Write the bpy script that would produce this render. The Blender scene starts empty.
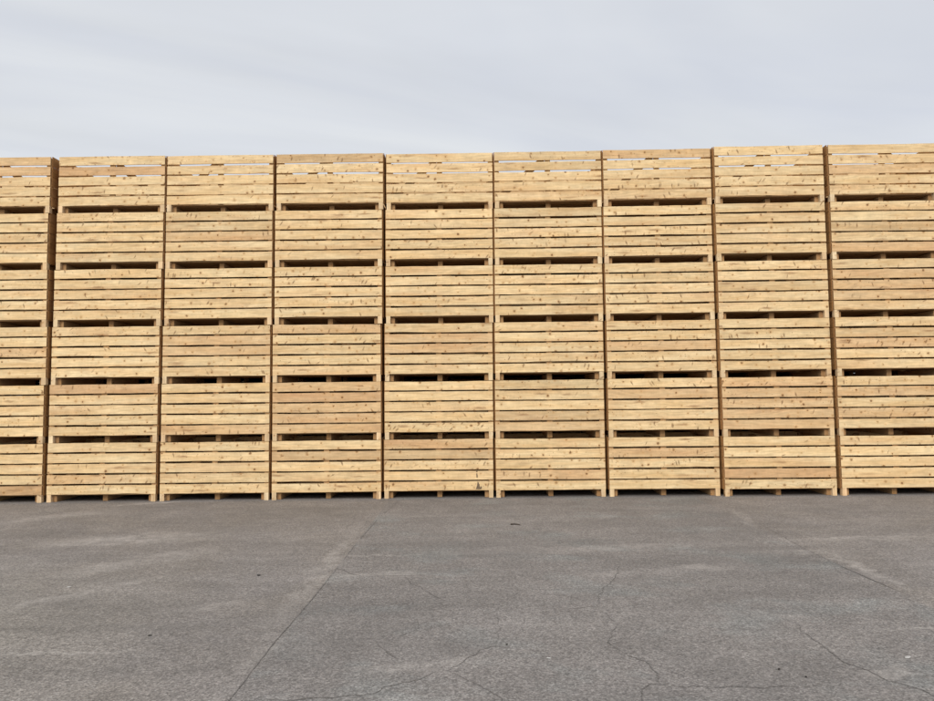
import bpy, math, random
from mathutils import Vector, noise
random.seed(11)
R = math.radians
S = bpy.context.scene
COL = S.collection

# ------------------------------------------------------------------ node helpers
class NT:
    def __init__(s, tree):
        s.t = tree; s.n = tree.nodes; s.l = tree.links
    def new(s, typ, **k):
        n = s.n.new(typ)
        for a, b in k.items(): setattr(n, a, b)
        return n
    def link(s, a, b): s.l.new(a, b)
    def put(s, sock, v):
        if isinstance(v, bpy.types.NodeSocket): s.link(v, sock)
        else: sock.default_value = v
    def math(s, op, a, b=0.0, c=0.0, clamp=False):
        n = s.new('ShaderNodeMath', operation=op, use_clamp=clamp)
        s.put(n.inputs[0], a); s.put(n.inputs[1], b)
        if op in ('MULTIPLY_ADD',): s.put(n.inputs[2], c)
        return n.outputs[0]
    def vmul(s, a, b):
        n = s.new('ShaderNodeVectorMath', operation='MULTIPLY'); s.put(n.inputs[0], a); s.put(n.inputs[1], b); return n.outputs[0]
    def vadd(s, a, b):
        n = s.new('ShaderNodeVectorMath', operation='ADD'); s.put(n.inputs[0], a); s.put(n.inputs[1], b); return n.outputs[0]
    def xyz(s, x, y, z=0.0):
        n = s.new('ShaderNodeCombineXYZ'); s.put(n.inputs[0], x); s.put(n.inputs[1], y); s.put(n.inputs[2], z); return n.outputs[0]
    def sep(s, v):
        n = s.new('ShaderNodeSeparateXYZ'); s.put(n.inputs[0], v); return n.outputs
    def noise(s, v, scale=1.0, detail=2.0, rough=0.5, dist=0.0):
        n = s.new('ShaderNodeTexNoise'); s.put(n.inputs['Vector'], v); n.inputs['Scale'].default_value = scale
        n.inputs['Detail'].default_value = detail; n.inputs['Roughness'].default_value = rough; n.inputs['Distortion'].default_value = dist
        return n.outputs[0]
    def voro(s, v, scale, dims='2D', feature='F1'):
        n = s.new('ShaderNodeTexVoronoi', voronoi_dimensions=dims, feature=feature)
        s.put(n.inputs['Vector'], v); n.inputs['Scale'].default_value = scale; return n.outputs
    def rng(s, v, a, b, c=0.0, d=1.0, smooth=False):
        n = s.new('ShaderNodeMapRange', interpolation_type='SMOOTHSTEP' if smooth else 'LINEAR', clamp=True)
        s.put(n.inputs[0], v); s.put(n.inputs[1], a); s.put(n.inputs[2], b); s.put(n.inputs[3], c); s.put(n.inputs[4], d); return n.outputs[0]
    def mix(s, f, a, b, blend='MIX'):
        n = s.new('ShaderNodeMix', data_type='RGBA', blend_type=blend)
        s.put(n.inputs[0], f); s.put(n.inputs[6], a); s.put(n.inputs[7], b); return n.outputs[2]

def c3(r, g, b): return (r, g, b, 1.0)
def mat(name):
    m = bpy.data.materials.new(name); m.use_nodes = True
    t = NT(m.node_tree); b = m.node_tree.nodes['Principled BSDF']
    b.inputs['Specular IOR Level'].default_value = 0.25
    return m, t, b

# ------------------------------------------------------------------ wood
def wood(name, ca, cb, rough=0.78, tonegain=1.0):
    m, t, b = mat(name)
    uv = t.new('ShaderNodeUVMap').outputs[0]
    tone = t.new('ShaderNodeAttribute', attribute_name='tone')
    ts = t.sep(tone.outputs['Vector'])            # x bright, y red, z endgrain
    seed = tone.outputs['Alpha']
    rnd = t.new('ShaderNodeObjectInfo').outputs['Random']
    u, v, _ = t.sep(uv)
    u2 = t.math('ADD', u, t.math('MULTIPLY', rnd, 61.0))
    sd = t.math('MULTIPLY', seed, 37.0)
    P = t.xyz(u2, v, sd)
    P2 = t.xyz(t.math('ADD', u2, sd), t.math('ADD', v, t.math('MULTIPLY', seed, 5.3)))
    # knots: round ones and sliced branches
    jig = t.noise(P, 26.0, 2.0)
    jv = t.vmul(t.xyz(t.math('SUBTRACT', jig, .5), t.math('SUBTRACT', t.noise(P, 31.0, 1.0), .5)), (0.022, 0.022, 0))
    K = t.vadd(P2, jv)
    dens = t.math('MULTIPLY', t.math('SUBTRACT', t.math('FRACT', t.math('MULTIPLY', seed, 3.71)), .5), .34)
    k1 = t.voro(K, 7.6)
    kc = t.sep(k1['Color']); kx = t.math('ADD', kc[0], dens)
    r1 = t.rng(t.math('POWER', kc[2], 1.8), 0, 1.0, .010, .150)
    keep = t.rng(kx, .38, .41, 0, 1)
    m1 = t.math('MULTIPLY', t.rng(t.math('SUBTRACT', k1['Distance'], r1), -.05, .035, 1, 0, True), keep)
    m1 = t.math('MULTIPLY', m1, t.rng(kc[1], 0, .75, .35, 1.0))
    h1 = t.math('MULTIPLY', t.rng(t.math('SUBTRACT', k1['Distance'], r1), -.02, .22, 1, 0, True), keep)
    rot = t.new('ShaderNodeVectorRotate', rotation_type='Z_AXIS'); t.put(rot.inputs['Vector'], K)
    t.put(rot.inputs['Angle'], t.math('MULTIPLY_ADD', t.math('FRACT', t.math('MULTIPLY', seed, 7.31)), 1.5, .85))
    k2 = t.voro(t.vadd(t.vmul(rot.outputs[0], (5.2, 16.0, 0)), (3.3, 7.7, 0)), 1.0)
    kd = t.sep(k2['Color'])
    m2 = t.math('MULTIPLY', t.rng(k2['Distance'], .05, .30, 1, 0, True), t.rng(t.math('ADD', kd[0], dens), .91, .97, 0, .85))
    rot2 = t.new('ShaderNodeVectorRotate', rotation_type='Z_AXIS'); t.put(rot2.inputs['Vector'], K)
    t.put(rot2.inputs['Angle'], t.math('MULTIPLY_ADD', t.math('FRACT', t.math('MULTIPLY', seed, 13.7)), -1.3, -.25))
    k3 = t.voro(t.vadd(t.vmul(rot2.outputs[0], (5.0, 20.0, 0)), (13.3, 1.7, 0)), 1.0)
    ke = t.sep(k3['Color'])
    m3 = t.math('MULTIPLY', t.rng(k3['Distance'], .05, .26, 1, 0, True), t.rng(ke[0], .965, .99, 0, .8))
    # small pin knots
    k4 = t.voro(K, 17.0); kf = t.sep(k4['Color'])
    m4 = t.math('MULTIPLY', t.rng(k4['Distance'], .06, .17, 1, 0, True), t.rng(t.math('ADD', kf[0], dens), .92, .97, 0, .7))
    knot = t.math('MAXIMUM', t.math('MAXIMUM', m1, m4), t.math('MAXIMUM', m2, m3))
    K5 = t.vadd(P2, t.vmul(t.xyz(t.math('SUBTRACT', t.noise(P, 9.0, 3.0), .5), t.math('SUBTRACT', t.noise(P, 12.0, 3.0), .5)), (.10, .035, 0)))
    k5 = t.voro(t.vadd(t.vmul(K5, (2.3, 15.0, 0)), (5.1, 2.2, 0)), 1.0); kg = t.sep(k5['Color'])
    m5 = t.math('MULTIPLY', t.rng(k5['Distance'], .02, .42, 1, 0, True), t.rng(kg[0], .915, .975, 0, .9))
    # grain, bent round the knots
    bend = t.math('MULTIPLY', h1, 0.02)
    vv = t.math('ADD', v, bend)
    low = t.noise(t.xyz(t.math('MULTIPLY', u2, 1.1), t.math('MULTIPLY', vv, 7.0), sd), 1.0, 2.0)
    bands = t.math('SINE', t.math('MULTIPLY', low, 46.0))
    g1 = t.noise(t.xyz(t.math('MULTIPLY', u2, 3.0), t.math('MULTIPLY', vv, 75.0), sd), 1.0, 3.0, .6)
    g2 = t.noise(t.xyz(t.math('MULTIPLY', u2, .9), t.math('MULTIPLY', vv, 10.0), t.math('ADD', sd, 9.0)), 1.0, 3.0, .55)
    g3 = t.noise(t.xyz(t.math('MULTIPLY', u2, 30.0), t.math('MULTIPLY', vv, 22.0), sd), 1.0, 2.0, .6)
    col = t.mix(t.rng(g2, .32, .70, 0, 1), ca, cb)
    # heartwood pink and red flushes
    pink = t.rng(t.noise(t.xyz(t.math('MULTIPLY', u2, .8), t.math('MULTIPLY', v, 5.0), t.math('ADD', sd, 21.0)), 1.0, 2.0), .52, .80, 0, .42)
    pink = t.math('ADD', pink, t.math('MULTIPLY', ts[1], .75), clamp=True)
    col = t.mix(pink, col, c3(.62, .35, .17))
    f = t.math('MULTIPLY', t.rng(bands, -1, 1, .91, 1.04), t.rng(g1, .25, .75, .87, 1.09))
    f = t.math('MULTIPLY', f, t.rng(g3, .3, .7, .97, 1.025))
    f = t.math('MULTIPLY', f, t.math('MULTIPLY', ts[0], tonegain))
    f = t.math('MULTIPLY', f, t.rng(t.noise(P, 6.0, 4.0, .6), .3, .7, .91, 1.07))
    f = t.math('MULTIPLY', f, t.rng(t.noise(t.vmul(P, (2.0, 1.0, 1.0)), 14.0, 3.0), .3, .7, .965, 1.03))
    col = t.mix(1.0, col, t.xyz(f, f, f), 'MULTIPLY')
    # long sap streaks and a little greying
    st = t.noise(t.xyz(t.math('MULTIPLY', u2, 2.2), t.math('MULTIPLY', v, 42.0), t.math('ADD', sd, 4.0)), 1.0, 2.0)
    st = t.math('MULTIPLY', t.rng(st, .66, .78, 0, .45), t.rng(t.noise(P, 2.3, 1.0), .5, .62, 0, 1))
    col = t.mix(st, col, c3(.33, .17, .075))
    col = t.mix(t.math('MULTIPLY', m5, t.rng(g1, .3, .6, .35, 1)), col, c3(.30, .155, .07))
    col = t.mix(t.math('MULTIPLY', h1, .36), col, c3(.52, .27, .09))
    col = t.mix(t.math('MULTIPLY', knot, .84), col, c3(.155, .066, .022))
    ring = t.noise(t.xyz(t.math('MULTIPLY', u2, 40), t.math('MULTIPLY', v, 40), sd), 1.0, 3.0)
    endc = t.mix(t.rng(ring, .35, .65), c3(.34, .165, .055), c3(.24, .11, .035))
    col = t.mix(ts[2], col, endc)
    t.link(col, b.inputs['Base Color']); b.inputs['Roughness'].default_value = rough
    bp = t.new('ShaderNodeBump'); bp.inputs['Strength'].default_value = .35; bp.inputs['Distance'].default_value = .002
    t.put(bp.inputs['Height'], t.math('SUBTRACT', g1, t.math('MULTIPLY', knot, .6))); t.link(bp.outputs[0], b.inputs['Normal'])
    return m

M_PINE = wood('pine_planks', c3(.715, .485, .235), c3(.83, .637, .365))
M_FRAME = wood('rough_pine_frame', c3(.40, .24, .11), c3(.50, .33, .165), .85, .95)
M_SIDE = wood('seam_shaded_pine', c3(.36, .18, .058), c3(.46, .245, .09), .85)  # pine side planks, with the shade between stacks put into the colour
M_BLOCK = wood('pine_foot_wood', c3(.70, .51, .28), c3(.84, .67, .43), .85)

# ------------------------------------------------------------------ mesh builder
class MB:
    def __init__(s): s.v = []; s.f = []; s.uv = []; s.tn = []
    def plank(s, c, L, W, T, l, w, th, seg=1, tone=(1, 0), jag=0.0, bow=0.0, wane=None, end=1.0):
        """plank centred on c; L, W, T unit axes; l, w, th its sizes; wane = (where, length, depth) bites the lower edge"""
        c = Vector(c); L = Vector(L); W = Vector(W); T = Vector(T)
        b0 = len(s.v); seed = random.random(); uo = random.random() * 40; vo = random.random() * 20
        ph = random.random() * 99
        uvv = []
        for i in range(seg + 1):
            a = -l / 2 + l * i / seg
            off = bow * (1 - (2 * a / l) ** 2)
            for (sw, st) in ((-1, -1), (1, -1), (1, 1), (-1, 1)):
                e = sw * w / 2
                if jag: e += jag * noise.noise(Vector((a * 3.1 + ph, sw * 7.0, ph)))
                if wane and sw < 0:
                    q = (a - wane[0]) / wane[1]
                    if abs(q) < 1: e += wane[2] * (1 - q * q)
                s.v.append(c + L * a + W * (e + off) + T * (st * th / 2))
                uvv.append((a, e, st * th / 2))
        def face(idx, kind):
            s.f.append([b0 + k for k in idx])
            for k in idx:
                a, e, q = uvv[k]
                if kind == 0: s.uv.append((a + uo, e + vo))
                elif kind == 1: s.uv.append((a + uo, vo + 3 + q))
                else: s.uv.append((q + uo, e + vo))
                s.tn.append((tone[0], tone[1], end if kind == 2 else 0.0, seed))
        for i in range(seg):
            o = 4 * i; n = o + 4
            face([o, o + 1, n + 1, n], 0); face([o + 2, o + 3, n + 3, n + 2], 0)
            face([o + 1, o + 2, n + 2, n + 1], 1); face([o + 3, o, n, n + 3], 1)
        face([3, 2, 1, 0], 2); e = 4 * seg; face([e, e + 1, e + 2, e + 3], 2)
    def mesh(s, name, m):
        me = bpy.data.meshes.new(name)
        me.from_pydata([tuple(v) for v in s.v], [], s.f)
        ul = me.uv_layers.new(name='UVMap'); ul.data.foreach_set('uv', [x for p in s.uv for x in p])
        ca = me.color_attributes.new('tone', 'FLOAT_COLOR', 'CORNER'); ca.data.foreach_set('color', [x for p in s.tn for x in p])
        me.materials.append(m)
        import bmesh
        bm = bmesh.new(); bm.from_mesh(me); bmesh.ops.recalc_face_normals(bm, faces=bm.faces); bm.to_mesh(me); bm.free()
        return me

def add(name, me, parent=None, loc=(0, 0, 0)):
    o = bpy.data.objects.new(name, me); COL.objects.link(o); o.location = loc
    if parent: o.parent = parent
    return o
def tag(o, label=None, cat=None, group=None, kind=None):
    if label: o['label'] = label
    if cat: o['category'] = cat
    if group: o['group'] = group
    if kind: o['kind'] = kind

X, Y, Z = (1, 0, 0), (0, 1, 0), (0, 0, 1)
HW, HD, CH = .885, .60, .95           # half width of the faces, half depth, stacking height
PITCH, BH = .17015, .1433
Z0 = .1215

def tone(red=None, br=None):
    r = random.random()
    rd = red if red is not None else (random.uniform(.35, .7) if r < .06 else random.uniform(0, .14))
    return (br if br is not None else min(1.10, max(.86, random.gauss(1.0, .042))), rd)

def long_wall(special=None, seg=14, extra=0.0):
    """five planks, front face at y=0, thickness into +y; special = {board from top: (bright, red)}"""
    mb = MB()
    for i in range(5):
        z = Z0 + BH / 2 + PITCH * i
        tn = tone(); b = 4 - i
        if special and b in special: tn = special[b]
        hh = BH + extra + random.uniform(-.005, .004)
        ang = random.gauss(0, .0013)
        wane = (random.uniform(-.7, .7), random.uniform(.15, .5), random.uniform(.003, .008)) if random.random() < .07 else None
        if special and ('w', b) in special: wane = special[('w', b)]
        yy = .011 + random.uniform(0, .003)
        mb.plank((random.uniform(-.002, .002), yy, z + random.uniform(-.002, .002)), (math.cos(ang), 0, math.sin(ang)), (-math.sin(ang), 0, math.cos(ang)), Y,
                 2 * HW + random.uniform(-.006, .0), hh, .020, seg, tn, .0050, random.gauss(0, .0019), wane)
    return mb.mesh('plank_wall', M_PINE)
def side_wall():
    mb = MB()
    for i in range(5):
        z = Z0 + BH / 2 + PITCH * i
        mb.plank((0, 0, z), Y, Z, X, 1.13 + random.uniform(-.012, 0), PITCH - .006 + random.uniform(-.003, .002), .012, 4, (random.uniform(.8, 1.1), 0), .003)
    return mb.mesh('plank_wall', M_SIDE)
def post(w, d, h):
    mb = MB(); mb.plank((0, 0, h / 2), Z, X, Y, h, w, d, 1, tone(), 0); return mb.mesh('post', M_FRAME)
def brace(sgn):
    mb = MB()
    x0, z0, x1, z1, h = -.05, .85, -.80, .20, .066
    y0, y1 = .030, .050
    V = []
    for y in (y0, y1):
        V += [(sgn * x0, y, z0 - h), (sgn * x0, y, z0 + h), (sgn * x1, y, z1 + h), (sgn * x1, y, max(z1 - h, .134))]
    mb.v = [Vector(p) for p in V]
    ff = [[0, 1, 2, 3], [7, 6, 5, 4], [0, 4, 5, 1], [1, 5, 6, 2], [2, 6, 7, 3], [3, 7, 4, 0]]
    sd = random.random()
    for f in ff:
        mb.f.append(f)
        for k in f:
            p = mb.v[k]; mb.uv.append((p.x * .77 * sgn + p.z * .64 + sd * 9, p.z * .77 - p.x * .64 * sgn)); mb.tn.append((1, .1, 0, sd))
    return mb.mesh('brace', M_FRAME)
def deck():
    mb = MB()
    n = 8; w = 1.14 / n
    for i in range(n):
        y = -.57 + w * (i + .5)
        mb.plank((0, y, .1145), X, Y, Z, 1.60 if i in (0, n - 1) else 1.74, w - .010, .011, 3, tone(.2), .002)
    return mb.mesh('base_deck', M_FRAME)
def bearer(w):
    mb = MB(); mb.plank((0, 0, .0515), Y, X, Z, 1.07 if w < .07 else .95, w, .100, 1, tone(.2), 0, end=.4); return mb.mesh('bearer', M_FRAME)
def foot(w, d):
    mb = MB(); mb.plank((0, 0, .061), Y, X, Z, d, w, .121, 1, (random.uniform(.9, 1.1), random.uniform(0, .45)), 0, end=0); return mb.mesh('foot_block', M_BLOCK)

WALLB = [long_wall(seg=4, extra=.022) for _ in range(5)]
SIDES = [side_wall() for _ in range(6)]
POST = [post(.075, .048, .80) for _ in range(4)]
MPOST = [post(.088, .030, .79) for _ in range(4)]
SPOST = [post(.030, .088, .79) for _ in range(3)]
BR = {1: brace(1), -1: brace(-1)}
DECK = [deck() for _ in range(4)]
BE = [bearer(.060) for _ in range(4)]; BM = [bearer(.078) for _ in range(4)]
FB = [foot(.070, .075) for _ in range(12)]
P = random.choice

def make_crate(front, flip):
    """flip mirrors which way the braces run"""
    r = bpy.data.objects.new('wooden_crate', None); COL.objects.link(r); r.empty_display_size = .2
    add('plank_wall', front, r, (0, -HD, 0))
    o = add('plank_wall', P(WALLB), r, (0, HD, 0)); o.rotation_euler.z = math.pi
    for sx in (-1, 1):
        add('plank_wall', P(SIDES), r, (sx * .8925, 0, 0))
        for sy in (-1, 1):
            add('corner_post', P(POST), r, (sx * (.8845 - .0375), sy * .5505, .127))
            add('foot_block', P(FB), r, (sx * (.882 - .035), sy * .5605, 0))
        add('middle_post', P(SPOST), r, (sx * .8695, 0, .127))
        add('bearer', P(BE), r, (sx * .779, 0, 0))
    for sy in (-1, 1):
        add('middle_post', P(MPOST), r, (0, sy * .5595, .127))
        o = add('brace', BR[-1 if flip else 1], r, (0, sy * .575, 0))
        if sy > 0: o.rotation_euler.z = math.pi
    add('bearer', P(BM), r, (0.01, 0, 0))
    add('base_deck', P(DECK), r, (0, 0, 0))
    return r

# the stacks: x of every crate, top row first, stacks from the left
XS = [[-7.88, -7.902, -7.892, -7.873, -7.894, -7.893], [-5.987, -6.002, -6.024, -6.04, -6.051, -6.06], [-4.184, -4.192, -4.197, -4.22, -4.223, -4.231],
      [-2.358, -2.378, -2.381, -2.408, -2.406, -2.410], [-.539, -.552, -.553, -.574, -.581, -.591], [1.268, 1.256, 1.249, 1.237, 1.228, 1.227],
      [3.073, 3.062, 3.065, 3.066, 3.066, 3.061], [4.882, 4.876, 4.88, 4.875, 4.884, 4.883], [6.731, 6.724, 6.715, 6.726, 6.714, 6.721]]
DY = [-.030, .0, .019, .016, .067, .052, .024, -.064, -.084]
ORD = ['first', 'second', 'third', 'fourth', 'fifth', 'sixth', 'seventh', 'eighth', 'ninth']
LEV = ['topmost crate', 'second crate from the top', 'third crate from the top', 'third crate from the bottom', 'second crate from the bottom', 'bottom crate']
# boards that stand out, counted from the top of their crate: (brightness, redness) ; ('w', n) = waney lower edge
RED = (.93, .85); PNK = (.96, .5); GRY = (.84, .45); DRK = (.86, .3)
SPEC = {(0, 0): {0: PNK}, (1, 0): {1: RED}, (0, 5): {4: (.80, .8)}, (1, 4): {0: RED}, (2, 4): {4: PNK}, (2, 3): {1: PNK, 2: PNK}, (3, 4): {0: PNK, 1: RED, 2: PNK, 3: PNK, 4: PNK},
        (3, 0): {0: GRY}, (3, 3): {0: PNK}, (3, 5): {1: GRY}, (4, 3): {1: PNK, 2: PNK}, (4, 5): {0: PNK, 1: DRK}, (2, 1): {2: PNK}, (8, 1): {2: DRK}, (8, 2): {1: PNK, 2: PNK, 3: PNK},
        (8, 4): {3: PNK, 1: PNK}, (7, 4): {1: PNK, 2: PNK, 3: PNK, 4: PNK}, (7, 5): {3: RED}, (5, 3): {('w', 3): (.3, .7, .010)}, (5, 4): {3: DRK}, (6, 5): {1: PNK}, (6, 0): {0: PNK},
        (5, 5): {3: PNK}, (6, 4): {1: PNK}, (1, 5): {}, (5, 0): {}}
LAB = {(1, 0): 'crate with reddish second board and dark streak, topmost in the second stack from left',
       (0, 5): 'bottom crate of the leftmost stack, its lowest board grey-brown, standing on asphalt',
       (1, 4): 'crate with reddish top board, second from the bottom in the second stack from the left',
       (3, 4): 'pinkish crate, second from the bottom in the fourth stack from the left',
       (4, 5): 'bottom crate of the fifth stack from the left, dark splintered mark at lower right',
       (5, 3): 'crate with wavy-edged lower boards, third from the bottom in the sixth stack from the left',
       (7, 4): 'knotty crate with orange-tinted boards, second from the bottom in the eighth stack from left',
       (7, 5): 'bottom crate of the eighth stack from the left, its fourth board reddish',
       (8, 1): 'crate with darker middle board, second from the top in the rightmost stack',
       (8, 2): 'pinkish-boarded crate, third from the top in the rightmost stack'}
GRP = 'pine crates stacked six high in a wall'
bys = {}
for c in range(9):
    for k in range(6):
        flip = (c in (0, 1, 8)) if k == 0 else random.random() < .4
        r = make_crate(long_wall(SPEC.get((c, k)), 16), flip)
        sl = 0.0
        if 0 < c < 8: sl = (DY[c + 1] - DY[c - 1]) / 3.65
        r.location = (XS[c][k], HD + DY[c] + random.uniform(-.006, .006), CH * (5 - k))
        r.rotation_euler.z = sl * .35 + random.gauss(0, .0008)
        side = 'leftmost stack' if c == 0 else 'rightmost stack' if c == 8 else ORD[c] + ' stack from the left'
        lab = LAB.get((c, k)) or ('pale pine slatted crate, ' + LEV[k].replace(' crate', '', 1).replace('topmost', 'topmost').replace('bottom crate', 'bottom') + ' in the ' + side)
        tag(r, lab, 'crate', GRP)
        bys[(c, k)] = r
# dark splintered scar on one bottom crate: torn wood, a part of that crate
mb = MB()
def scar(pts):
    b = len(mb.v); n = len(pts)
    for y in (-.6022, -.5985):
        for x, z in pts: mb.v.append(Vector((x, y, z)))
    fs = [list(range(b, b + n)), list(range(b + 2 * n - 1, b + n - 1, -1))] + [[b + i, b + (i + 1) % n, b + n + (i + 1) % n, b + n + i] for i in range(n)]
    for f in fs:
        mb.f.append(f)
        for q in f: mb.uv.append((mb.v[q].x, mb.v[q].z)); mb.tn.append((.3, .4, 0, .5))
scar([(.60, .140), (.685, .140), (.700, .165), (.682, .190), (.672, .160), (.655, .215), (.640, .255), (.630, .265), (.622, .200)])
scar([(.612, .33), (.632, .325), (.630, .355), (.624, .395), (.612, .39)])
scar([(.610, .415), (.628, .415), (.628, .437), (.612, .435)])
m, t, b = mat('torn_dark_wood')
nz = t.noise(t.new('ShaderNodeTexCoord').outputs['Object'], 60, 3)
t.link(t.mix(nz, c3(.07, .045, .03), c3(.26, .18, .11)), b.inputs['Base Color']); b.inputs['Roughness'].default_value = .9
sc = add('splintered_mark', mb.mesh('splintered_mark', m), bys[(4, 5)]); sc['label'] = 'dark splintered tear in the wood'

# the stacks behind and beyond the frame: each crate one mesh
def whole(flip):
    tmp = make_crate(P(WALLB), flip)
    import bmesh
    dep = bpy.context.evaluated_depsgraph_get(); dep.update(); bpy.context.view_layer.update()
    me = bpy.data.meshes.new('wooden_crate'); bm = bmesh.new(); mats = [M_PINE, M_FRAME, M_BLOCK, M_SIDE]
    for ch in list(tmp.children):
        bt = bmesh.new(); bt.from_mesh(ch.data); bt.transform(ch.matrix_world)
        mi = mats.index(ch.data.materials[0])
        for f in bt.faces: f.material_index = mi
        tmpm = bpy.data.meshes.new('tmp'); bt.to_mesh(tmpm); bt.free(); bm.from_mesh(tmpm); bpy.data.meshes.remove(tmpm)
        bpy.data.objects.remove(ch)
    bm.to_mesh(me); bm.free(); bpy.data.objects.remove(tmp)
    for q in mats: me.materials.append(q)
    return me
WH = [whole(False), whole(True), whole(False)]
for row in range(7):
    for c in (range(-1, 10) if row < 2 else range(0, 9)):
        if row == 0 and 0 <= c <= 8: continue
        for k in range(0 if row < 3 else 3, 6):
            if 0 <= c <= 8: x = XS[c][k] + (.0, .05, -.04, .03, -.02, .05, -.03)[row]
            elif c < 0: x = XS[0][k] - 1.86 + (.0, .05, -.04, .03, -.02, .05, -.03)[row]
            else: x = XS[8][k] + 1.83 + (.0, .05, -.04, .03, -.02, .05, -.03)[row]
            o = add('wooden_crate', P(WH)); o.location = (x, HD + DY[min(8, max(0, c))] + row * 1.235 + random.uniform(-.008, .008) , CH * (5 - k))
            if row == 0:
                tag(o, 'pine crate in the next stack just outside the picture beside the wall of crates', 'crate', 'pine crates in stacks beyond the picture edges')
            else:
                tag(o, 'pine crate in the rows hidden behind the front wall of crates', 'crate', 'pine crates stacked behind the front row')

# ------------------------------------------------------------------ asphalt yard
def asphalt():
    m, t, b = mat('worn_asphalt')
    p = t.new('ShaderNodeTexCoord').outputs['Object']
    x, y, _ = t.sep(p)
    # aggregate
    v1 = t.voro(p, 88, '3D'); a1 = t.sep(v1['Color'])
    v2 = t.voro(p, 47, '3D'); a2 = t.sep(v2['Color'])
    n1 = t.noise(p, 75, 4, .72); n2 = t.noise(p, 2.2, 5, .6, .4); n3 = t.noise(p, .35, 4, .6, .8)
    n4 = t.noise(t.vmul(p, (1.0, 4.5, 1)), 1.3, 5, .62, .5)
    n5 = t.noise(t.vmul(p, (.25, 2.2, 1)), 1.0, 3, .5, .3)
    n6 = t.noise(p, 9.0, 4, .65)
    f = t.math('MULTIPLY', t.rng(a1[0], 0, 1, .68, 1.34), t.rng(t.noise(p, 27, 3, .65), .28, .72, .76, 1.24))
    f = t.math('MULTIPLY', f, t.rng(n1, .3, .7, .66, 1.34))
    f = t.math('MULTIPLY', f, t.rng(n2, .3, .7, .88, 1.10))
    f = t.math('MULTIPLY', f, t.rng(n3, .3, .7, .90, 1.09))
    f = t.math('MULTIPLY', f, t.rng(n4, .3, .72, .93, 1.09))
    f = t.math('MULTIPLY', f, t.rng(n5, .35, .68, .95, 1.07))
    f = t.math('MULTIPLY', f, t.rng(n6, .3, .7, .92, 1.08))
    base = t.mix(t.rng(t.noise(p, .55, 3, .6, .6), .35, .65), c3(.198, .176, .156), c3(.195, .177, .164))
    base = t.mix(t.math('MULTIPLY', t.rng(x, -1.8, -4.5, 0, .8), t.rng(y, -3.5, -6.0, 0, 1)), base, c3(.196, .180, .156))
    lane = t.math('MULTIPLY', t.rng(x, -1.372, -1.362), t.rng(x, 3.48, 3.52, 1, 0))
    base = t.mix(t.math('MULTIPLY', lane, .8), base, c3(.186, .170, .158))
    # faint bluish-green patches in the middle lane
    bl = t.math('MULTIPLY', t.rng(t.noise(t.vmul(p, (1, 1.6, 1)), .9, 3, .6, .5), .52, .66, 0, .5), lane)
    base = t.mix(bl, base, c3(.196, .200, .190))
    col = t.mix(1.0, base, t.xyz(f, f, f), 'MULTIPLY')
    # pale exposed stones
    ch = t.math('MULTIPLY', t.rng(a2[0], .84, .93), t.rng(v2['Distance'], .18, .42, 1, 0))
    ch = t.math('MULTIPLY', ch, t.rng(n2, .40, .62, .25, 1))
    col = t.mix(t.math('MULTIPLY', ch, .7), col, c3(.40, .38, .35))
    dk = t.math('MULTIPLY', t.rng(a2[1], .93, .97), t.rng(v2['Distance'], .18, .40, 1, 0))
    col = t.mix(t.math('MULTIPLY', dk, .45), col, c3(.07, .065, .06))
    # scuffs: (x, y, half length, half width, angle, strength)
    wob = t.math('SUBTRACT', t.noise(p, 3.2, 4, .7), .5); wob2 = t.math('SUBTRACT', t.noise(t.vadd(p, (9, 3, 0)), 3.2, 4, .7), .5)
    pw = t.vadd(p, t.vmul(t.xyz(wob, wob2), (.55, .45, 0)))
    tex = t.math('MULTIPLY', t.rng(n1, .36, .58, .40, 1), t.rng(n6, .36, .60, .35, 1))
    tex = t.math('MULTIPLY', tex, t.rng(t.noise(p, 3.6, 4, .7), .36, .60, .30, 1.15))
    tot = None
    for (sx, sy, hl, hw, an, st) in [(-4.1, -3.0, 1.25, .38, 14, .75), (-3.45, -4.1, .95, .30, 48, .5), (-3.45, -5.35, .9, .16, 50, .42), (-5.9, -1.25, 1.1, .28, 42, .55),
                                     (-6.9, -2.6, .55, .16, 5, .7), (-5.1, -.16, .8, .1, 24, .75), (-1.49, -4.4, 2.4, .10, 90, .42), (-1.42, -6.9, .8, .07, 90, .3),
                                     (-.95, -4.72, .7, .12, 2, .45), (-.9, -3.95, .6, .035, 1, .6), (-.2, -3.9, .12, .3, 85, .4), (1.3, -3.7, 1.7, .22, 4, .4), (3.3, -3.95, .6, .12, 0, .5),
                                     (3.62, -4.6, .85, .09, 90, .7), (3.56, -2.0, .9, .08, 80, .5), (4.3, -3.3, 1.2, .15, 6, .55), (5.0, -4.4, .9, .15, 10, .5), (-.35, -6.95, .5, .1, 15, .35),
                                     (1.6, -4.7, .8, .1, 12, .3), (2.25, -6.0, .25, .08, -30, .3), (-2.2, -5.7, .5, .12, 20, .3), (.3, -2.0, 1.3, .1, 2, .25), (-2.75, -6.68, .55, .03, 2, .8),
                                     (2.2, -4.55, .35, .16, 5, .55), (2.42, -7.1, .18, .07, 20, .5), (-.8, -1.6, .7, .07, 2, .3), (.6, -6.2, .5, .05, 4, .25), (3.15, -6.35, .5, .03, 2, .5)]:
        mp = t.new('ShaderNodeMapping', vector_type='TEXTURE'); t.put(mp.inputs['Vector'], pw)
        mp.inputs['Location'].default_value = (sx, sy, 0); mp.inputs['Rotation'].default_value = (0, 0, R(an)); mp.inputs['Scale'].default_value = (hl, hw, 1)
        ln = t.new('ShaderNodeVectorMath', operation='LENGTH'); t.link(mp.outputs[0], ln.inputs[0])
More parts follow.
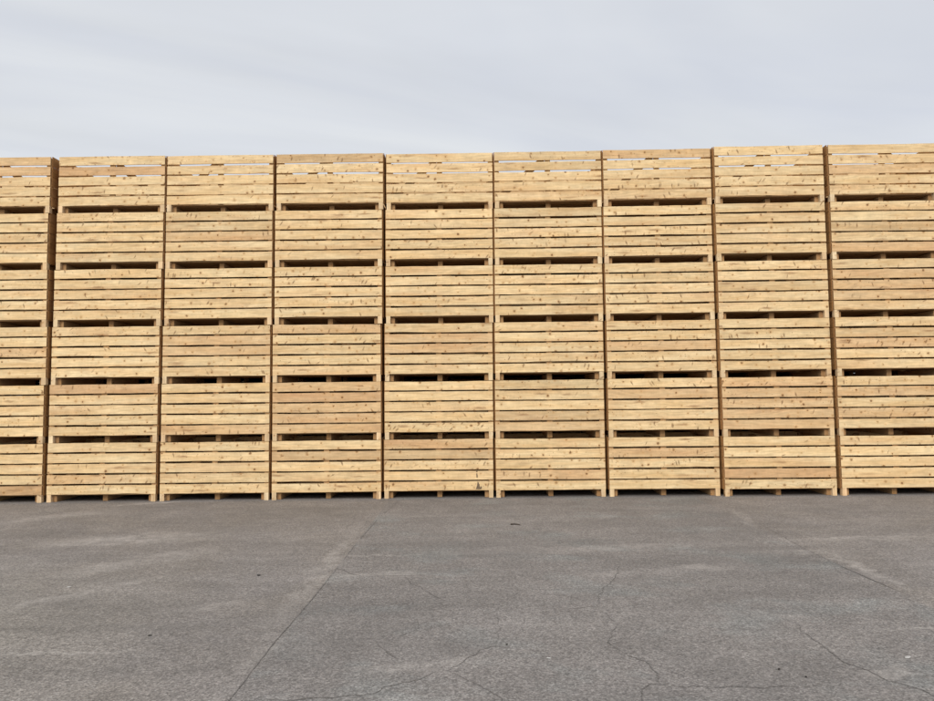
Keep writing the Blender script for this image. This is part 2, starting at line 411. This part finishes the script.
        q = t.rng(ln.outputs['Value'], .25, 1.25, st, 0, True)
        tot = q if tot is None else t.math('MAXIMUM', tot, q)
    col = t.mix(t.math('MULTIPLY', t.math('MULTIPLY', tot, tex), 1.0), col, c3(.42, .385, .35))
    # darker damp blotches
    dm = t.math('MULTIPLY', t.rng(t.noise(t.vadd(t.vmul(p, (.6, 1.5, 1)), (5, 1, 0)), .8, 4, .6, .7), .52, .72, 0, .30), t.rng(n6, .3, .6, .5, 1))
    col = t.mix(dm, col, c3(.115, .108, .102))
    t.link(col, b.inputs['Base Color']); b.inputs['Roughness'].default_value = .9
    bp = t.new('ShaderNodeBump'); bp.inputs['Strength'].default_value = .6; bp.inputs['Distance'].default_value = .006
    t.put(bp.inputs['Height'], t.math('ADD', t.math('MULTIPLY', v1['Distance'], .6), n1)); t.link(bp.outputs[0], b.inputs['Normal'])
    return m
me = bpy.data.meshes.new('ground')
me.from_pydata([(-400, -400, 0), (400, -400, 0), (400, 400, 0), (-400, 400, 0)], [], [(0, 1, 2, 3)])
me.materials.append(asphalt()); g = add('ground', me); tag(g, kind='structure')

# cracks and pour joints
mc, t, b = mat('crack_shadowed_tar')
pc = t.new('ShaderNodeTexCoord').outputs['Object']
t.link(t.mix(t.rng(t.noise(pc, 70, 3, .7), .4, .62), c3(.075, .068, .062), c3(.185, .170, .158)), b.inputs['Base Color']); b.inputs['Roughness'].default_value = .95
def crack(name, pts, w, jit=.03, z=.003, taper=True, dash=0.0):
    P2 = [Vector((a, b_, 0)) for a, b_ in pts]; path = []
    for i in range(len(P2) - 1):
        n = max(2, int((P2[i + 1] - P2[i]).length / .018))
        for k in range(n): path.append(P2[i].lerp(P2[i + 1], k / n))
    path.append(P2[-1]); N = len(path); ph = random.random() * 50
    vs = []; fs = []; run = False
    for i, q in enumerate(path):
        d = (path[min(i + 1, N - 1)] - path[max(i - 1, 0)]).normalized(); nn = Vector((-d.y, d.x, 0))
        q2 = q + nn * (jit * noise.noise(Vector((i * .13 + ph, 0, 0))) + jit * .55 * noise.noise(Vector((i * .55 + ph, 4, 0))))
        ww = w * (.55 + .9 * abs(noise.noise(Vector((i * .35 + ph, 8, 0)))) + .35 * noise.noise(Vector((i * .07, ph, 3))))
        if taper: ww *= min(1, 5 * min(i, N - 1 - i) / N + .15)
        if dash and noise.noise(Vector((i * .06, ph, 9))) < dash - .5: run = False; continue
        vs += [q2 + nn * ww / 2 + Vector((0, 0, z)), q2 - nn * ww / 2 + Vector((0, 0, z))]
        if run: a = len(vs); fs.append((a - 4, a - 3, a - 1, a - 2))
        run = True
    me = bpy.data.meshes.new(name); me.from_pydata([tuple(v) for v in vs], [], fs); me.materials.append(mc)
    o = add(name, me); tag(o, kind='structure'); return o
crack('asphalt_joint', [(-1.376, -9.5), (-1.376, -7.42), (-1.385, -6.6), (-1.36, -5.58), (-1.352, -4.34)], .009, .005)
crack('asphalt_joint', [(-1.352, -4.3), (-1.355, -3.4), (-1.32, -1.7), (-1.20, -.05)], .010, .008, dash=.36)
crack('asphalt_joint', [(3.60, -2.3), (3.50, -3.7), (3.48, -4.5)], .006, .006)
crack('asphalt_joint', [(3.48, -4.5), (3.50, -5.0), (3.522, -5.44)], .015, .003)
crack('asphalt_joint', [(3.522, -5.5), (3.52, -5.9), (3.53, -8.0)], .006, .006, dash=.4)
for pts, w in [([(1.457, -4.237), (1.276, -4.886), (1.081, -5.305), (1.007, -5.481), (.991, -5.621), (1.014, -5.755), (1.05, -5.80)], .009), ([(.70, -5.83), (.86, -5.79), (.96, -5.80)], .008),
               ([(.96, -5.85), (.99, -6.05), (1.028, -6.189)], .005), ([(1.028, -6.189), (.954, -6.38), (.882, -6.576), (.922, -6.706), (.949, -6.795)], .009),
               ([(.949, -6.795), (.996, -6.813), (1.034, -6.898), (1.053, -6.995), (1.076, -7.073), (1.059, -7.205), (1.071, -7.248)], .016), ([(1.071, -7.248), (1.161, -7.277), (1.27, -7.293), (1.463, -7.309), (1.9, -7.30)], .009),
               ([(1.071, -7.248), (.99, -7.25), (.93, -7.33), (.90, -7.5)], .007), ([(1.028, -6.189), (1.192, -6.171), (1.567, -6.135), (2.28, -6.17), (3.22, -6.32)], .005),
               ([(2.317, -6.176), (2.274, -6.451), (2.273, -6.662), (2.265, -6.905), (2.337, -7.111), (2.418, -7.271), (2.49, -7.38), (2.6, -7.8)], .011),
               ([(-1.378, -4.462), (-1.171, -4.698), (-1.058, -4.81)], .010), ([(-1.0, -4.83), (-.848, -4.781), (-.671, -4.787), (-.40, -4.78)], .007),
               ([(-.671, -4.787), (-.572, -5.064), (-.451, -5.259), (-.336, -5.471), (-.238, -5.641)], .010),
               ([(-1.35, -7.44), (-.876, -7.416), (-.715, -7.38), (-.554, -7.33), (-.534, -7.262), (-.396, -7.194), (-.283, -7.123), (-.25, -7.064), (-.166, -7.05)], .009),
               ([(-.166, -7.05), (-.055, -7.171), (.015, -7.258), (.124, -7.419), (.2, -7.7)], .010), ([(-.166, -7.05), (-.071, -6.86), (.006, -6.705), (.12, -6.635), (.27, -6.675)], .009),
               ([(-.677, -6.562), (-.549, -6.782), (-.489, -6.868)], .010), ([(-.45, -6.0), (-.42, -6.25), (-.55, -6.45)], .006), ([(.12, -6.635), (.17, -6.3), (.13, -5.9)], .005),
               ([(1.9, -4.3), (1.98, -4.42), (2.1, -4.46)], .010)]:
    crack('asphalt_crack', pts, w * .75)

# small litter on the yard
def lump(name, x, y, r, colr, label, cat, sc=(1, 1, .6), rz=0):
    colr = [q * .85 for q in colr]
    import bmesh
    bm = bmesh.new(); bmesh.ops.create_icosphere(bm, subdivisions=2, radius=r * .75)
    for v in bm.verts:
        v.co *= 1 + .35 * noise.noise(v.co * (1.5 / r) + Vector((x * 9, y * 9, 0)))
        v.co = Vector((v.co.x * sc[0], v.co.y * sc[1], v.co.z * sc[2]))
    lo = min(v.co.z for v in bm.verts)
    for v in bm.verts: v.co.z -= lo
    me = bpy.data.meshes.new(name); bm.to_mesh(me); bm.free()
    mm, t, b = mat(name + '_surface'); nz = t.noise(t.new('ShaderNodeTexCoord').outputs['Object'], 90, 3)
    t.link(t.mix(nz, c3(*[q * .7 for q in colr]), c3(*[q * 1.3 for q in colr])), b.inputs['Base Color']); b.inputs['Roughness'].default_value = .9
    me.materials.append(mm); o = add(name, me, None, (x, y, 0)); o.rotation_euler.z = R(rz); tag(o, label, cat)
def twig(x, y, l, rz, label):
    import bmesh
    bm = bmesh.new(); rings = []
    for i in range(7):
        a = i / 6; ring = []
        r = .011 * (1 - .55 * a)
        for k in range(6):
            th = k * math.pi / 3
            ring.append(bm.verts.new((l * (a - .5), .035 * math.sin(a * 3.4) + r * math.cos(th), .011 + r * math.sin(th))))
        rings.append(ring)
    for i in range(6):
        for k in range(6): bm.faces.new((rings[i][k], rings[i][(k + 1) % 6], rings[i + 1][(k + 1) % 6], rings[i + 1][k]))
    bm.faces.new(rings[0]); bm.faces.new(rings[-1])
    me = bpy.data.meshes.new('twig'); bm.to_mesh(me); bm.free()
    mm, t, b = mat('dark_bark'); nz = t.noise(t.new('ShaderNodeTexCoord').outputs['Object'], 120, 3)
    t.link(t.mix(nz, c3(.03, .022, .018), c3(.09, .07, .055)), b.inputs['Base Color'])
    me.materials.append(mm); o = add('twig', me, None, (x, y, 0)); o.rotation_euler.z = R(rz); tag(o, label, 'twig')
twig(.51, -2.34, .13, -20, 'short dark bent twig lying on the asphalt in front of the sixth stack')
lump('pebble', -2.31, -6.37, .012, (.05, .045, .04), 'dark pebble on the asphalt far left, near the bottom of the picture', 'pebble', (1.5, .8, .5), 20)
lump('pebble', -2.04, -4.74, .016, (.07, .065, .06), 'dark pebble on the asphalt left of the long joint', 'pebble', (1.3, 1, .6))
lump('pebble', 1.821, -7.056, .009, (.04, .035, .032), 'dark pebble at lower right, the farther of two close together', 'pebble', (1.2, 1, .7))
lump('pebble', 1.93, -7.17, .008, (.04, .035, .032), 'dark pebble at lower right, the nearer of two close together', 'pebble', (1.2, 1, .7))
lump('pebble', .20, -6.60, .009, (.06, .055, .05), 'dark pebble beside a hairline crack at the centre of the asphalt', 'pebble', (1.1, 1, .7))
lump('stone_chip', .455, -6.85, .013, (.50, .48, .45), 'white stone chip on the asphalt at lower centre', 'stone chip', (1.6, .8, .35), -20)
lump('stone_chip', -3.63, -5.08, .018, (.48, .46, .43), 'white stone chip on the asphalt at left', 'stone chip', (1.6, .8, .3), 10)
lump('stone_chip', 2.70, -6.88, .020, (.46, .44, .41), 'pale flat stone chip at right, near the branching crack', 'stone chip', (1.7, .9, .3), 30)
lump('wood_chip', 7.05, -.85, .05, (.50, .36, .22), 'tan wood chip on the asphalt before the rightmost stack', 'wood chip', (1.7, .7, .2), 5)

# ------------------------------------------------------------------ sky, sun, camera
w = bpy.data.worlds.new('World'); S.world = w; w.use_nodes = True
t = NT(w.node_tree); bg = w.node_tree.nodes['Background']
EL, AZ = 36, 198        # sun behind the camera, high, slightly to the left
sky = t.new('ShaderNodeTexSky', sky_type='NISHITA', sun_disc=False, sun_elevation=R(EL), sun_rotation=R(AZ))
gen = t.new('ShaderNodeTexCoord').outputs['Generated']
x, y, z = t.sep(gen)
zz = t.math('MAXIMUM', z, .06)
proj = t.xyz(t.math('DIVIDE', x, zz), t.math('DIVIDE', y, zz), 0.0)
vr = t.new('ShaderNodeVectorRotate', rotation_type='Z_AXIS'); t.put(vr.inputs['Vector'], proj); t.put(vr.inputs['Angle'], R(-28)); proj = vr.outputs[0]
cl = t.noise(t.vmul(proj, (.45, 1.1, 1)), 1.0, 4, .5, .6)
cl2 = t.noise(t.vadd(t.vmul(proj, (.9, 1.8, 1)), (3, 8, 0)), 1.0, 4, .5, .4)
bright = t.math('ADD', t.rng(z, .25, .60, 7.95, 7.75), t.rng(z, .60, 1.0, 0.0, 5.5))
back = t.rng(y, .2, -1.0, 1.0, 1.45)          # the overcast is brighter round the veiled sun
f = t.math('MULTIPLY', t.math('MULTIPLY', bright, back), t.math('MULTIPLY', t.rng(cl, .3, .7, .935, 1.06), t.rng(cl2, .3, .7, .965, 1.03)))
tint = t.mix(t.rng(cl, .35, .65), c3(.915, .955, 1.040), c3(.960, .985, 1.010))
cloud = t.mix(1.0, tint, t.xyz(f, f, f), 'MULTIPLY')
t.link(t.mix(.93, sky.outputs[0], cloud), bg.inputs['Color']); bg.inputs['Strength'].default_value = .1
sd = bpy.data.lights.new('sun', 'SUN'); sd.energy = 2.0; sd.angle = R(28); sd.color = (1, .965, .91)
so = bpy.data.objects.new('sun', sd); COL.objects.link(so)
so.rotation_euler = Vector((math.sin(R(AZ)) * math.cos(R(EL)), math.cos(R(AZ)) * math.cos(R(EL)), math.sin(R(EL)))).to_track_quat('Z', 'Y').to_euler()

cd = bpy.data.cameras.new('camera'); cam = bpy.data.objects.new('camera', cd); COL.objects.link(cam); S.camera = cam
pitch, yaw, roll = R(3.5172), R(-.5385), R(-.62685)
fw = Vector((math.sin(yaw) * math.cos(pitch), math.cos(yaw) * math.cos(pitch), math.sin(pitch)))
rr = fw.cross(Vector((0, 0, 1))).normalized(); uu = rr.cross(fw)
r2 = math.cos(roll) * rr + math.sin(roll) * uu; u2 = -math.sin(roll) * rr + math.cos(roll) * uu
from mathutils import Matrix
cam.matrix_world = Matrix(((r2.x, u2.x, -fw.x, 0), (r2.y, u2.y, -fw.y, -11.4218), (r2.z, u2.z, -fw.z, 1.6853), (0, 0, 0, 1)))
cd.sensor_width = 36; cd.lens = 702 / 934 * 36; cd.clip_end = 2000; cd.clip_start = .05

S.render.engine = 'CYCLES'; S.cycles.max_bounces = 8; S.cycles.diffuse_bounces = 5
S.view_settings.view_transform = 'Standard'; S.view_settings.look = 'None'; S.view_settings.gamma = 1; S.view_settings.exposure = 0
S.view_settings.use_curve_mapping = False
